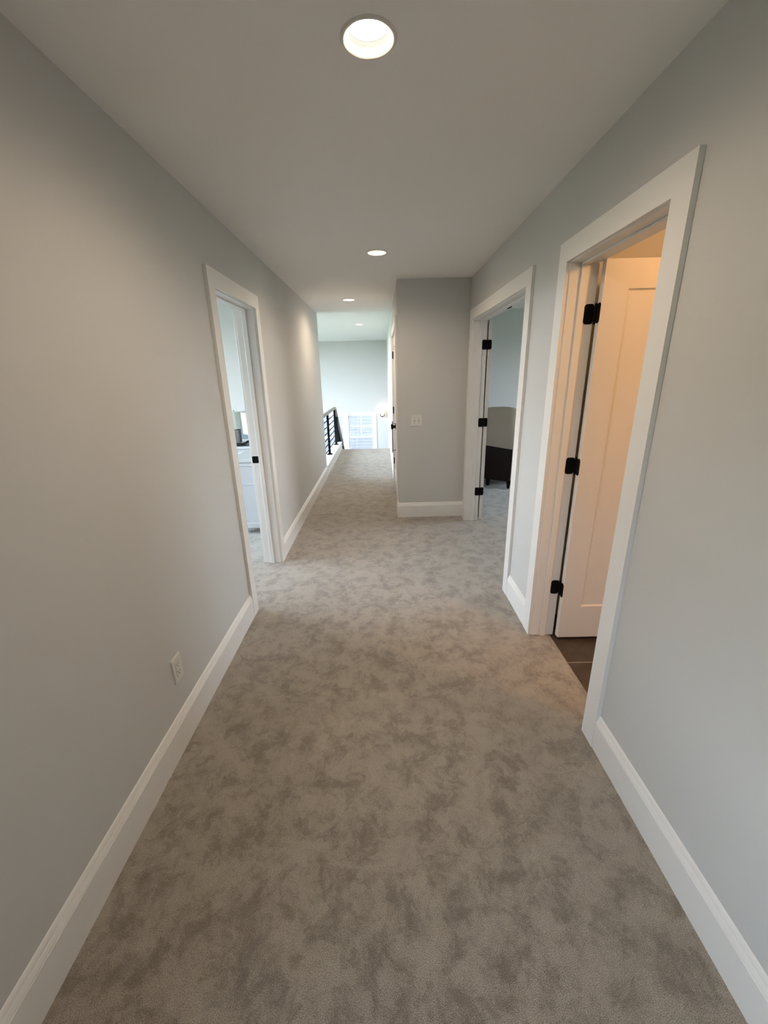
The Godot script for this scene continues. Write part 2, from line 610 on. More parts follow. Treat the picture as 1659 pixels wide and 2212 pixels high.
# black butt hinge. plates = list of [centre, normal, across]; pin = position of the knuckle
func hinge(o: Node3D, y: float, plates: Array, pin: Vector2) -> void:
	var hg := Node3D.new()
	var k := 0
	while o.has_node("hinge" if k == 0 else "hinge_%03d" % k): k += 1
	hg.name = "hinge" if k == 0 else "hinge_%03d" % k
	o.add_child(hg, true)
	for p in plates:
		var st := mb()
		var c: Vector3 = p[0]
		c.y = y
		extrude(st, rounded(p[3], 0.0895, 0.014), c, c + p[1] * 0.0022, p[2], Vector3.UP)
		obj("hinge_plate", st, M.black, hg)
	var kn := mb()
	lathe(kn, [Vector2(0, -0.047), Vector2(0.0052, -0.0465), Vector2(0.0066, -0.044), Vector2(0.0066, 0.044), Vector2(0.0052, 0.0465), Vector2(0, 0.047)], Vector3(pin.x, y, pin.y), 14)
	obj("knuckle", kn, M.black, hg)

func knob(o: Node, c: Vector3, out: Vector3) -> void:
	var t := Transform3D(Basis(Quaternion(Vector3.UP, out)), c)
	var st := mb()
	lathe(st, [Vector2(0.031, 0), Vector2(0.031, 0.006), Vector2(0.027, 0.009), Vector2(0.012, 0.010), Vector2(0.011, 0.03), Vector2(0.02, 0.036), Vector2(0.027, 0.045), Vector2(0.0275, 0.055), Vector2(0.022, 0.064), Vector2(0.0, 0.066)], Vector3.ZERO, 20, true, t)
	obj("knob", st, M.black, o)

func doors() -> void:
	# bathroom door, right wall, near
	var o := thing("door_1", "white panelled bathroom door standing open with warm light behind, nearest doorway on the right", "door", Vector3.ZERO, 0, "", "structure")
	frame(o, D_BATH, RW, 1.0, 0.05, true)
	var zj: float = D_BATH[0] + REVEAL
	var xr := RW + WT
	# open square to the wall: hinge edge faces the hall
	leaf(o, 0.711, Transform3D(Basis(), Vector3(xr + 0.003, 0, zj + 0.004 + 0.018)))
	for y in HINGE_Y:
		hinge(o, y, [[Vector3(xr - 0.024, 0, zj), Vector3(0, 0, 1), Vector3(1, 0, 0), 0.047], [Vector3(xr + 0.003, 0, zj + 0.04), Vector3(-1, 0, 0), Vector3(0, 0, 1), 0.032]], Vector2(xr + 0.004, zj + 0.0085))
	# pair of doors to the right bedroom
	o = thing("door_2", "white double doorway to the bedroom with the armchair, far end of the right wall", "door", Vector3.ZERO, 0, "", "structure")
	frame(o, D_PAIR, RW, 1.0, 0.055, true)
	zj = D_PAIR[0] + REVEAL
	# far leaf thrown right back along the bedroom wall: its hinge edge looks down the hall
	leaf(o, 0.762, Transform3D(Basis(Vector3.UP, PI / 2), Vector3(xr + 0.0135, 0, zj - 0.004)))
	for y in HINGE_Y:
		hinge(o, y, [[Vector3(xr - 0.022, 0, zj), Vector3(0, 0, 1), Vector3(1, 0, 0), 0.048], [Vector3(xr + 0.031, 0, zj - 0.004), Vector3(0, 0, 1), Vector3(1, 0, 0), 0.036]], Vector2(xr + 0.0075, zj + 0.002))
	leaf(o, 0.762, Transform3D(Basis(), Vector3(xr + 0.024, 0, D_PAIR[1] - REVEAL - 0.05)), "leaf")
	var st := mb()
	extrude(st, rounded(0.03, 0.085, 0.01), Vector3(xr - 0.035, HEAD - REVEAL, -3.51), Vector3(xr - 0.035, HEAD - REVEAL - 0.007, -3.51), Vector3(1, 0, 0), Vector3(0, 0, 1))
	obj("catch_plate", st, M.black, o)
	# left bedroom door
	o = thing("door_3", "white doorway in the left wall opening into the bright bedroom with lamps", "door", Vector3.ZERO, 0, "", "structure")
	frame(o, D_LEFT, LW, -1.0, 0.055)
	zj = D_LEFT[0] + REVEAL
	var xl := LW - WT
	st = mb()
	extrude(st, rounded(0.055, 0.057, 0.009), Vector3(xl + 0.021, 0.926, zj), Vector3(xl + 0.021, 0.926, zj + 0.0022), Vector3(1, 0, 0), Vector3.UP)
	var sp := obj("strike_plate", st, M.black, o)
	obj("latch_hole", box(Vector3(xl + 0.016, 0.913, zj + 0.002), Vector3(xl + 0.03, 0.939, zj + 0.0026)), M.gap, sp)
	leaf(o, 0.757, Transform3D(Basis(Vector3.UP, PI), Vector3(xl - 0.012, 0, D_LEFT[1] - REVEAL - 0.004)))
	for y in HINGE_Y:
		hinge(o, y, [[Vector3(xl + 0.0195, 0, D_LEFT[1] - REVEAL), Vector3(0, 0, -1), Vector3(1, 0, 0), 0.038]], Vector2(xl - 0.004, D_LEFT[1] - REVEAL - 0.0085))
	# closet doors in the far right wall, closed
	o = thing("door_4", "closed white closet doors seen edge-on past the grey end wall, black hinges and knobs", "door", Vector3.ZERO, 0, "", "structure")
	frame(o, D_CLOSET, RF, 1.0, 0.045)
	var za: float = D_CLOSET[0] + REVEAL + 0.003
	var zb: float = D_CLOSET[1] - REVEAL - 0.003
	var w := (zb - za) / 2 - 0.0015
	var l1 := leaf(o, w, Transform3D(Basis(Vector3(0, 0, 1), Vector3.UP, Vector3(-1, 0, 0)), Vector3(RF + 0.04, 0, za)))
	var l2 := leaf(o, w, Transform3D(Basis(Vector3(0, 0, -1), Vector3.UP, Vector3(1, 0, 0)), Vector3(RF + 0.005, 0, zb)))
	knob(l1, Vector3(RF + 0.005, 0.92, za + w - 0.06), Vector3(-1, 0, 0))
	knob(l2, Vector3(RF + 0.005, 0.92, zb - w + 0.06), Vector3(-1, 0, 0))
	var pull := mb()
	tube(pull, [Vector3(RF - 0.04, 0.57, -5.46), Vector3(RF - 0.04, 0.98, -5.46)], 0.006, 10)
	for y in [0.60, 0.95]:
		tube(pull, [Vector3(RF + 0.006, y, -5.46), Vector3(RF - 0.04, y, -5.46)], 0.004, 8)
	obj("pull_bar", pull, mat(lin(0.035, 0.045, 0.05), 0.5), l1)
	for y in HINGE_Y:
		for z in [za - 0.002, zb + 0.002]:
			hinge(o, y, [[Vector3(RF + 0.002, 0, z), Vector3(-1, 0, 0), Vector3(0, 0, 1), 0.05]], Vector2(RF - 0.005, z))

# ================================================================ baseboards
func base_profile() -> PackedVector2Array:
	return PackedVector2Array([Vector2(0, 0), Vector2(0.016, 0), Vector2(0.016, 0.131), Vector2(0.0145, 0.1325), Vector2(0.0145, 0.134), Vector2(0.0155, 0.1355), Vector2(0.0148, 0.138), Vector2(0.0095, 0.1495), Vector2(0.0085, 0.150), Vector2(0.0082, 0.1525), Vector2(0.0085, 0.1535), Vector2(0.006, 0.161), Vector2(0.003, 0.1665), Vector2(0, 0.169)])

func baseboard(called: String, label: String, a: Vector3, b: Vector3, out: Vector3) -> void:
	var st := mb()
	extrude(st, base_profile(), a, b, out, Vector3.UP)
	struct(called, label, "baseboard", st, M.trim)

func trims() -> void:
	var rt := Vector3(1, 0, 0)
	baseboard("baseboard_left", "white stepped baseboard along the near left wall below the outlet", Vector3(LW, 0, BACK), Vector3(LW, 0, D_LEFT[1] + CAS), rt)
	baseboard("baseboard_left", "white stepped baseboard on the left wall past the bedroom doorway", Vector3(LW, 0, D_LEFT[0] - CAS), Vector3(LW, 0, ZH + 0.04), rt)
	baseboard("baseboard_right", "white stepped baseboard along the near right wall", Vector3(RW, 0, BACK), Vector3(RW, 0, D_BATH[1] + CAS), -rt)
	baseboard("baseboard_right", "short white baseboard between the two right doorways", Vector3(RW, 0, D_BATH[0] - CAS), Vector3(RW, 0, D_PAIR[1] + CAS), -rt)
	baseboard("baseboard_right", "stub of white baseboard in the corner beside the double doorway", Vector3(RW, 0, D_PAIR[0] - CAS), Vector3(RW, 0, ZE), -rt)
	baseboard("baseboard_end", "white stepped baseboard under the light switch wall", Vector3(RF - 0.016, 0, ZE), Vector3(RW, 0, ZE), Vector3(0, 0, 1))
	baseboard("baseboard_right_far", "bit of white baseboard round the wall corner before the closet doors", Vector3(RF, 0, ZE), Vector3(RF, 0, D_CLOSET[1] + CAS), -rt)
	baseboard("baseboard_right_far", "white baseboard from the closet doors to the stair top", Vector3(RF, 0, D_CLOSET[0] - CAS), Vector3(RF, 0, ZF), -rt)
	baseboard("baseboard_bedroom_right", "white baseboard of the right bedroom behind the armchair", Vector3(1.13, 0, -6.6), Vector3(4.6, 0, -6.6), Vector3(0, 0, 1))
	baseboard("baseboard_bedroom_left", "white baseboard of the left bedroom behind the dresser", Vector3(-4.6, 0, -5.6), Vector3(LW - WT, 0, -5.6), Vector3(0, 0, 1))
	# curb under the railing: board towards the hall, cap on top
	var st := mb()
	bx(st, Vector3(LW - 0.002, 0, ZF - 0.02), Vector3(LW + 0.013, 0.150, ZH + 0.04), 0.002)
	struct("trim_1", "beige board on the hall side of the low curb under the stair railing", "board", st, M.trim)
	st = mb()
	bx(st, Vector3(-1.09, 0, ZF - 0.02), Vector3(LW - 0.002, 0.150, ZH - 0.002), 0.0)
	bx(st, Vector3(-1.105, 0.150, ZF - 0.03), Vector3(LW + 0.018, 0.165, ZH - 0.002), 0.003)
	struct("trim_2", "white capped curb carrying the black stair railing", "curb", st, M.trim)
	# wall corner where the left hall wall ends
	st = mb()
	bx(st, Vector3(-1.09, 0, ZF - 0.012), Vector3(RF, -0.3, ZF + 0.02), 0.0)
	struct("trim_3", "white riser board under the carpet edge at the stair top", "board", st, M.trim)

# ================================================================ windows
func window(called: String, label: String, axis: String, s0: float, s1: float, y0: float, y1: float, face: float, inward: float, depth: float, grid := false, bare := 0) -> Node3D:
	var o := thing(called, label, "window", Vector3.ZERO, 0, "", "structure")
	var p := func(s: float, y: float, d: float) -> Vector3:
		return Vector3(s, y, face - inward * d) if axis == "x" else Vector3(face - inward * d, y, s)
	# casing on the room side
	var c := 0.062
	var sides := [[s0, s1, y1, y1 + c], [s0, s1, y0 - c, y0]]
	if bare != -1: sides.append([s0 - c, s0, y0 - c, y1 + c])
	if bare != 1: sides.append([s1, s1 + c, y0 - c, y1 + c])
	for r in sides:
		obj("casing", box(p.call(r[0], r[2], 0.0), p.call(r[1], r[3], -0.02), 0.002), M.trim, o)
	# box frame
	var f := 0.03
	for r in [[s0, s0 + f, y0, y1], [s1 - f, s1, y0, y1], [s0 + f, s1 - f, y1 - f, y1], [s0 + f, s1 - f, y0, y0 + f]]:
		obj("frame", box(p.call(r[0], r[2], 0.0), p.call(r[1], r[3], depth), 0.0), M.trim, o)
	# two sashes, the upper one further out
	var ym := (y0 + y1) / 2
	for k in 2:
		var a := ym - 0.02 if k == 0 else y0 + f
		var b := y1 - f if k == 0 else ym + 0.02
		var d0 := depth * (0.62 if k == 0 else 0.3)
		var d1 := d0 + 0.035
		var w := 0.036
		var st := mb()
		var l := s0 + f
		var r2 := s1 - f
		bx(st, p.call(l, a, d0), p.call(l + w, b, d1), 0.002)
		bx(st, p.call(r2 - w, a, d0), p.call(r2, b, d1), 0.002)
		bx(st, p.call(l + w, b - w, d0), p.call(r2 - w, b, d1), 0.002)
		bx(st, p.call(l + w, a, d0), p.call(r2 - w, a + w, d1), 0.002)
		if grid and k == 0:
			var sm := (l + r2) / 2
			var yy := (a + b) / 2
			bx(st, p.call(sm - 0.013, a + w, d0 + 0.005), p.call(sm + 0.013, b - w, d1 - 0.005), 0.001)
			bx(st, p.call(l + w, yy - 0.013, d0 + 0.006), p.call(r2 - w, yy + 0.013, d1 - 0.006), 0.001)
		var sash := obj("sash", st, M.trim, o)
		obj("pane", box(p.call(l + w, a + w, d0 + 0.015), p.call(r2 - w, b - w, d0 + 0.019)), M.glass, sash)
		if k == 0:
			for lk in [0.3, 0.7]:
				var sl: float = lerpf(l, r2, lk)
				obj("sash_lock", box(p.call(sl - 0.03, a + w * 0.2, d0), p.call(sl + 0.03, a + w, d0 - 0.02), 0.004), M.trim, sash)
	return o

func windows() -> void:
	window("window_1", "right-hand white stair window with a four-pane upper sash, siding outside", "x", -1.07, -0.24, -0.95, 0.44, ZW, 1.0, 0.13, true, -1)
	window("window_2", "left-hand white stair window behind the railing", "x", -1.98, -1.15, -0.95, 0.44, ZW, 1.0, 0.13, true, 1)
	struct("trim_4", "flat mullion board between the two stair windows", "mullion", box(Vector3(-1.15, -1.012, ZW), Vector3(-1.07, 0.502, ZW + 0.012), 0.002), M.trim)
	window("window_3", "tall window in the left wall of the stair hall", "z", -11.0, -6.75, 0.0, 2.45, -4.1, 1.0, 0.1)
	window("window_4", "wide window of the left bedroom", "z", -5.2, -1.6, 0.85, 2.3, -4.6, 1.0, 0.1)
	window("window_5", "window of the right bedroom", "z", -5.6, -4.1, 0.8, 2.1, 4.6, -1.0, 0.1)
	window("window_6", "window in the left wall behind the viewer", "z", 0.4, 1.2, 0.5, 1.6, LW, 1.0, 0.12)

# ================================================================ lamps, switch, outlets
const LAMPS := [[-0.014, -1.475, CEIL], [-0.013, -3.545, CEIL], [-0.377, -5.538, CEIL], [-0.405, -8.7, CEIL_STAIR]]

func hall_fittings() -> void:
	var labels := ["large recessed ceiling light nearest the viewer with a ribbed white baffle", "second recessed ceiling light, in front of the grey end wall", "third recessed ceiling light, just before the stair hall", "small farthest recessed light, on the brighter ceiling over the stairs"]
	var lens := emit(Color(1.0, 0.97, 0.91), 3.2)
	for i in 4:
		var l: Array = LAMPS[i]
		var o := thing("recessed_light", labels[i], "ceiling light", Vector3(l[0], l[2], l[1]), 0, "recessed lights along the hall ceiling")
		var st := mb()
		lathe(st, [Vector2(0.0665, 0.002), Vector2(0.0668, -0.0035), Vector2(0.070, -0.005), Vector2(0.075, -0.0042), Vector2(0.0795, 0.0)], Vector3.ZERO, 56)
		obj("trim_ring", st, M.plastic, o)
		st = mb()
		var prof := []
		var n := 7
		for k in n:
			var f0 := float(k) / n
			var f1 := float(k + 1) / n
			var r0 := lerpf(0.0665, 0.0575, f0)
			prof.append(Vector2(r0, lerpf(0.001, 0.026, f0)))
			prof.append(Vector2(lerpf(0.0665, 0.0575, f1) + 0.0006, lerpf(0.001, 0.026, f0) + 0.0026))
		prof.append(Vector2(0.056, 0.027))
		# the baffle is seen from inside, so run the profile downwards
		prof.reverse()
		lathe(st, prof, Vector3.ZERO, 56)
		obj("baffle", st, M.plastic, o)
		st = mb()
		lathe(st, [Vector2(0.0575, 0.034), Vector2(0.0575, 0.0262), Vector2(0.04, 0.0254), Vector2(0.0, 0.025)].map(func(v): return v), Vector3.ZERO, 48)
		lathe(st, [Vector2(0.0, 0.034), Vector2(0.0575, 0.034)], Vector3.ZERO, 48)
		obj("lens", st, lens, o)
		var s := SpotLight3D.new()
		s.name = "lamp_light"
		s.light_color = CAN_COLOR
		s.light_energy = CAN_ENERGY
		s.spot_angle = 87.0
		s.spot_range = 15.0
		s.spot_attenuation = 2.0
		s.spot_angle_attenuation = 1.0
		s.light_size = 0.045
		s.shadow_enabled = true
		s.rotation.x = -PI / 2
		s.position.y = 0.021
		o.add_child(s)

	# double toggle switch on the end wall
	var sw := thing("light_switch", "white double toggle switch plate on the grey end wall", "light switch", Vector3(0.3665, 1.088, ZE))
	var st := mb()
	extrude(st, rounded(0.116, 0.118, 0.004), Vector3.ZERO, Vector3(0, 0, 0.004), Vector3.RIGHT, Vector3.UP)
	extrude(st, rounded(0.110, 0.112, 0.004), Vector3(0, 0, 0.004), Vector3(0, 0, 0.006), Vector3.RIGHT, Vector3.UP)
	obj("plate", st, M.plastic, sw)
	for s in [-0.023, 0.023]:
		obj("toggle_slot", box(Vector3(s - 0.005, -0.012, 0.0058), Vector3(s + 0.005, 0.012, 0.0064)), mat(lin(0.2, 0.195, 0.18), 0.6), sw)
		st = mb()
		bx(st, Vector3(-0.0038, -0.002, 0), Vector3(0.0038, 0.012, 0.011), 0.001, Transform3D(Basis(Vector3.RIGHT, -0.5), Vector3(s, -0.004, 0.006)))
		obj("toggle", st, M.plastic, sw)
		for y in [-0.03, 0.03]:
			st = mb()
			lathe(st, [Vector2(0.0032, 0), Vector2(0.0028, 0.0008), Vector2(0, 0.001)], Vector3.ZERO, 10, true, Transform3D(Basis(Vector3.RIGHT, PI / 2), Vector3(s, y, 0.006)))
			obj("screw", st, M.rail_cap, sw)
	outlet("white rectangular outlet low on the near left wall above the baseboard", Vector3(LW, 0.362, -1.489))
	outlet("small white outlet on the left wall just before the stair railing", Vector3(LW, 0.344, -6.38))

func outlet(label: String, at: Vector3) -> void:
	var o := thing("wall_outlet", label, "outlet", at, PI / 2, "wall outlets along the left hall wall")
	var st := mb()
	extrude(st, rounded(0.076, 0.120, 0.004), Vector3.ZERO, Vector3(0, 0, 0.0045), Vector3.RIGHT, Vector3.UP)
	extrude(st, rounded(0.070, 0.114, 0.004), Vector3(0, 0, 0.0045), Vector3(0, 0, 0.0065), Vector3.RIGHT, Vector3.UP)
	obj("plate", st, M.plastic, o)
	obj("seam", box(Vector3(-0.0178, -0.0345, 0.006), Vector3(0.0178, 0.0345, 0.0067)), mat(lin(0.25, 0.24, 0.22), 0.7), o)
	obj("receptacle", box(Vector3(-0.0166, -0.0333, 0.006), Vector3(0.0166, 0.0333, 0.0078), 0.0008), M.plastic, o)
	for y in [-0.0185, 0.0185]:
		for x in [-0.0063, 0.0063]:
			obj("slot", box(Vector3(x - 0.0013, y - 0.001, 0.0076), Vector3(x + 0.0013, y + 0.0075, 0.0081)), M.slot, o)
		st = mb()
		lathe(st, [Vector2(0.0026, 0), Vector2(0.0026, 0.0004), Vector2(0, 0.0004)], Vector3.ZERO, 10, true, Transform3D(Basis(Vector3.RIGHT, PI / 2), Vector3(0, y - 0.0075, 0.0078)))
		obj("ground_hole", st, M.slot, o)

# ================================================================ stair hall
func stair_hall() -> void:
	var x := -1.0
	var o := thing("stair_railing", "black metal railing with horizontal bars and a grey handrail at the stair top", "railing", Vector3(x, 0.165, ZH))
	var z_top := -8.90
	var slope := tan(deg_to_rad(37.7))
	var top := 0.935 - 0.165
	var posts := [-7.64 - ZH, -8.78 - ZH]
	for z in posts:
		var st := mb()
		bx(st, Vector3(-0.019, 0.0, z - 0.019), Vector3(0.019, top - 0.035, z + 0.019), 0.002)
		var p := obj("post", st, M.black, o)
		st = mb()
		bx(st, Vector3(-0.048, 0.0, z - 0.048), Vector3(0.048, 0.010, z + 0.048), 0.002)
		bx(st, Vector3(-0.03, 0.010, z - 0.03), Vector3(0.03, 0.02, z + 0.03), 0.004)
		obj("base_plate", st, M.black, p)
	# level bars and handrail
	var zs := z_top - ZH
	for k in 6:
		var y := (top - 0.035) * (k + 1) / 7.0
		obj("bar", box(Vector3(-0.007, y - 0.007, 0.0), Vector3(0.007, y + 0.007, zs + 0.1), 0.002), M.black, o)
	obj("handrail", box(Vector3(-0.03, top - 0.035, 0.0), Vector3(0.03, top, zs), 0.004), M.rail_cap, o)
	# the part that goes down with the stairs
	var len := 3.3
	var dirv := Vector3(0, -sin(deg_to_rad(37.7)), -cos(deg_to_rad(37.7)))
	var upv := Vector3(0, cos(deg_to_rad(37.7)), -sin(deg_to_rad(37.7)))
	var e0 := Vector3(0, top - 0.0175, zs)
	var st2 := mb()
	bx(st2, Vector3(-0.03, -0.0175, -0.01), Vector3(0.03, 0.0175, len), 0.004, Transform3D(Basis(Vector3.RIGHT, upv, dirv), e0))
	obj("sloping_handrail", st2, M.rail_cap, o)
	for k in 6:
		var dy := (top - 0.035) * (6 - k) / 7.0
		var st := mb()
		bx(st, Vector3(-0.007, -0.007, 0.0), Vector3(0.007, 0.007, len - 0.1), 0.002, Transform3D(Basis(Vector3.RIGHT, upv, dirv), Vector3(0, top - 0.035 - dy * 0.9 - 0.02, zs + 0.03)))
		obj("sloping_bar", st, M.black, o)
	for k in 3:
		var z := zs - 0.25 - k * 1.05
		var yt := top - 0.035 - (0.25 + k * 1.05) * slope
		var st := mb()
		bx(st, Vector3(-0.019, yt - 0.80, z - 0.019), Vector3(0.019, yt, z + 0.019), 0.002)
		obj("post", st, M.black, o)

	# stairs going down from the floor edge
	var s := thing("staircase", "carpeted stairs going down beyond the hall floor edge", "stairs", Vector3(0, 0, 0), 0, "", "structure")
	for k in 10:
		var y := -0.19 * (k + 1)
		var z := ZF - 0.25 * k
		obj("step", box(Vector3(-1.09, y - 0.19, z - 0.27), Vector3(RF, y, z), 0.01), M.carpet, s)
	var st := mb()
	extrude(st, PackedVector2Array([Vector2(-ZF, 0.165), Vector2(-ZF + 2.6, 0.165 - 2.6 * slope), Vector2(-ZF + 2.6, -0.35 - 2.6 * slope), Vector2(-ZF, -0.35)]), Vector3(-1.09, 0, 0), Vector3(-0.93, 0, 0), Vector3(0, 0, -1), Vector3.UP)
	obj("stringer", st, M.trim, s)

	# wall sconce beside the right window
	var sc := thing("wall_sconce", "lit glass wall sconce in a dark half-ring holder beside the stair window", "sconce", Vector3(0.0, 0.44, ZW))
	st = mb()
	lathe(st, [Vector2(0.0, 0.012), Vector2(0.045, 0.012), Vector2(0.05, 0.006), Vector2(0.05, 0.0)].map(func(v): return v), Vector3.ZERO, 24, true, Transform3D(Basis(Vector3.RIGHT, PI / 2), Vector3(0, -0.04, 0)))
	obj("back_plate", st, M.black, sc)
	st = mb()
	var ring := []
	for k in 17:
		var a := PI + PI * k / 16.0
		ring.append(Vector3(cos(a) * 0.066, 0.0 + sin(a) * 0.078, 0.085))
	tube(st, ring, 0.011, 10)
	tube(st, [Vector3(0, -0.07, 0.01), Vector3(0, -0.076, 0.05), Vector3(0, -0.078, 0.085)], 0.009, 8)
	obj("holder", st, M.black, sc)
	st = mb()
	lathe(st, [Vector2(0.0, -0.058), Vector2(0.036, -0.055), Vector2(0.046, -0.04), Vector2(0.058, 0.10), Vector2(0.055, 0.10), Vector2(0.043, -0.038), Vector2(0.034, -0.05), Vector2(0, -0.052)], Vector3(0, 0, 0.085), 28)
	var gl := emit(Color(1.0, 0.93, 0.82), 1.6)
	obj("glass_shade", st, gl, sc)
	var om := OmniLight3D.new()
	om.name = "sconce_light"
	om.light_color = Color(1.0, 0.78, 0.55)
	om.light_energy = 0.02
	om.omni_range = 12.0
	om.omni_attenuation = 2.0
	om.light_size = 0.04
	om.shadow_enabled = true
	om.position = Vector3(0, 0.06, 0.085)
	sc.add_child(om)

# ================================================================ left bedroom
func left_bedroom() -> void:
	# white chest just inside the room
	var o := thing("white_chest", "white wooden chest on short feet, just inside the left bedroom doorway", "chest", Vector3(-1.1, 0, -4.46))
	var f := -0.0
	var x0 := -0.40
	var x1 := 0.02
	var z0 := -0.39
	var z1 := 0.40
	obj("top", box(Vector3(x0 - 0.03, 0.755, z0 - 0.02), Vector3(x1 + 0.02, 0.80, z1 + 0.025), 0.010), M.furniture, o)
	var st := mb()
	bx(st, Vector3(x0, 0.09, z0), Vector3(x1, 0.755, z1), 0.004)
	obj("body", st, M.furniture, o)
	obj("cove_moulding", box(Vector3(x0 - 0.012, 0.715, z0), Vector3(x1 + 0.01, 0.752, z1 + 0.012), 0.006), M.furniture, o)
	obj("middle_rail", box(Vector3(x0 - 0.004, 0.52, z0), Vector3(x1 + 0.003, 0.555, z1 + 0.007), 0.003), M.furniture, o)
	obj("base_moulding", box(Vector3(x0 - 0.014, 0.055, z0), Vector3(x1 + 0.012, 0.115, z1 + 0.014), 0.006), M.furniture, o)
	for p in [[x0 + 0.03, z1 - 0.03], [x1 - 0.03, z1 - 0.03], [x0 + 0.03, z0 + 0.03], [x1 - 0.03, z0 + 0.03]]:
		st = mb()
		lathe(st, [Vector2(0.0, 0.0), Vector2(0.022, 0.0), Vector2(0.027, 0.015), Vector2(0.036, 0.045), Vector2(0.034, 0.06), Vector2(0, 0.06)], Vector3(p[0] + 0.02, 0, p[1]), 16)
		obj("foot", st, M.furniture, o)
	# small white frame standing on the chest
	var pf := thing("photo_frame", "small white easel frame standing on the white chest", "picture frame", Vector3(-1.405, 0.80, -4.47), 0.5)
	pf.scale = Vector3.ONE * 0.8
	var t := Transform3D(Basis(Vector3.RIGHT, -0.28), Vector3(0, 0.001, 0))
	st = mb()
	for r in [[-0.05, 0.05, 0.0, 0.012], [-0.05, 0.05, 0.118, 0.13], [-0.05, -0.038, 0.012, 0.118], [0.038, 0.05, 0.012, 0.118]]:
		bx(st, Vector3(r[0], r[2], 0), Vector3(r[1], r[3], 0.012), 0.002, t)
	obj("frame_border", st, M.furniture, pf)
	st = mb()
	bx(st, Vector3(-0.038, 0.012, 0.002), Vector3(0.038, 0.118, 0.006), 0.0, t)
	obj("print", st, mat(lin(0.62, 0.63, 0.64), 0.5), pf)
	st = mb()
	bx(st, Vector3(-0.02, 0.0, -0.075), Vector3(0.02, 0.10, -0.071), 0.0, Transform3D(Basis(Vector3.RIGHT, 0.3), Vector3(0, 0.0, -0.01)))
	obj("easel_back", st, M.furniture, pf)

	# dresser along the far wall
	var d := thing("white_dresser", "long white dresser against the far bedroom wall, carrying the lamps", "dresser", Vector3(-2.2, 0, -5.32))
	obj("top", box(Vector3(-0.86, 0.725, -0.26), Vector3(0.96, 0.755, 0.275), 0.006), M.furniture, d)
	obj("body", box(Vector3(-0.84, 0.08, -0.26), Vector3(0.94, 0.725, 0.25), 0.003), M.furniture, d)
	obj("plinth", box(Vector3(-0.82, 0.0, -0.24), Vector3(0.92, 0.08, 0.23), 0.003), M.furniture, d)
	for c in 3:
		for r in 3:
			var dx := -0.82 + c * 0.59
			var dy := 0.11 + r * 0.2
			var dr := obj("drawer", box(Vector3(dx, dy, 0.25), Vector3(dx + 0.56, dy + 0.18, 0.268), 0.004), M.furniture, d)
			for kx in [0.14, 0.42]:
				st = mb()
				lathe(st, [Vector2(0.007, 0.0), Vector2(0.006, 0.012), Vector2(0.014, 0.02), Vector2(0.012, 0.026), Vector2(0, 0.028)], Vector3.ZERO, 12, true, Transform3D(Basis(Vector3.RIGHT, PI / 2), Vector3(dx + kx, dy + 0.12, 0.268)))
				obj("knob", st, mat(lin(0.08, 0.08, 0.08), 0.4), dr)

	# lamp with the patterned square base
	var la := thing("table_lamp", "table lamp with a black and white speckled square base and pale green shade", "lamp", Vector3(-1.87, 0.775, -5.3), 0.0, "lamps on the white dresser")
	var spots := FastNoiseLite.new()
	spots.seed = 4
	spots.noise_type = FastNoiseLite.TYPE_CELLULAR
	spots.cellular_return_type = FastNoiseLite.RETURN_DISTANCE2_SUB
	spots.frequency = 0.085
	var sm := mat(Color.WHITE, 0.5)
	sm.albedo_texture = noise_tex(spots, 256, ramp([0.0, 0.30, 0.36, 1.0], [lin(0.27, 0.26, 0.24), lin(0.27, 0.26, 0.24), lin(0.01, 0.01, 0.01), lin(0.01, 0.01, 0.01)]))
	sm.uv1_triplanar = true
	sm.uv1_scale = Vector3(5, 5, 5)
	obj("base", box(Vector3(-0.045, 0.0, -0.045), Vector3(0.045, 0.165, 0.045), 0.003), sm, la)
	st = mb()
	lathe(st, [Vector2(0.012, 0.165), Vector2(0.012, 0.172), Vector2(0.006, 0.174), Vector2(0.006, 0.40), Vector2(0.0, 0.402)], Vector3.ZERO, 12)
	obj("stem", st, M.plastic, la)
	st = mb()
	lathe(st, [Vector2(0.092, 0.182), Vector2(0.086, 0.385), Vector2(0.083, 0.385), Vector2(0.089, 0.182), Vector2(0.092, 0.182)], Vector3.ZERO, 36)
	lathe(st, [Vector2(0.0, 0.379), Vector2(0.084, 0.379)], Vector3.ZERO, 36)
	var green := mat(lin(0.56, 0.60, 0.52), 0.8, 0.2)
	green.backlight_enabled = true
	green.backlight = Color(0.3, 0.33, 0.28)
	obj("lamp_shade", st, green, la)
	st = mb()
	lathe(st, [Vector2(0.004, 0.385), Vector2(0.004, 0.392), Vector2(0.007, 0.394), Vector2(0.007, 0.400), Vector2(0, 0.404)], Vector3.ZERO, 12)
	obj("finial", st, M.black, la)
	# black tray with an upturned end
	var tr := thing("scroll_tray", "black tray with a curled-up end lying beside the speckled lamp base", "tray", Vector3(-1.81, 0.755, -5.18))
	st = mb()
	var prof := PackedVector2Array()
	var upper := []
	for k in 13:
		var u := float(k) / 12.0
		var px := lerpf(-0.13, 0.125, u)
		var lift := pow(maxf(0.0, (u - 0.55) / 0.45), 2.0) * 0.035
		prof.append(Vector2(px, lift))
		upper.append(Vector2(px, lift + 0.020 + 0.012 * pow(u, 3.0)))
	for k in 5:
		var a := -PI / 3 + k * PI / 5.5
		prof.append(Vector2(0.128 + cos(a) * 0.018, 0.052 + sin(a) * 0.02))
	upper.reverse()
	for q in upper: prof.append(q)
	extrude(st, prof, Vector3(0, 0, -0.07), Vector3(0, 0, 0.07), Vector3.RIGHT, Vector3.UP)
	obj("tray_body", st, mat(lin(0.006, 0.0065, 0.0065), 0.6, 0.3), tr)
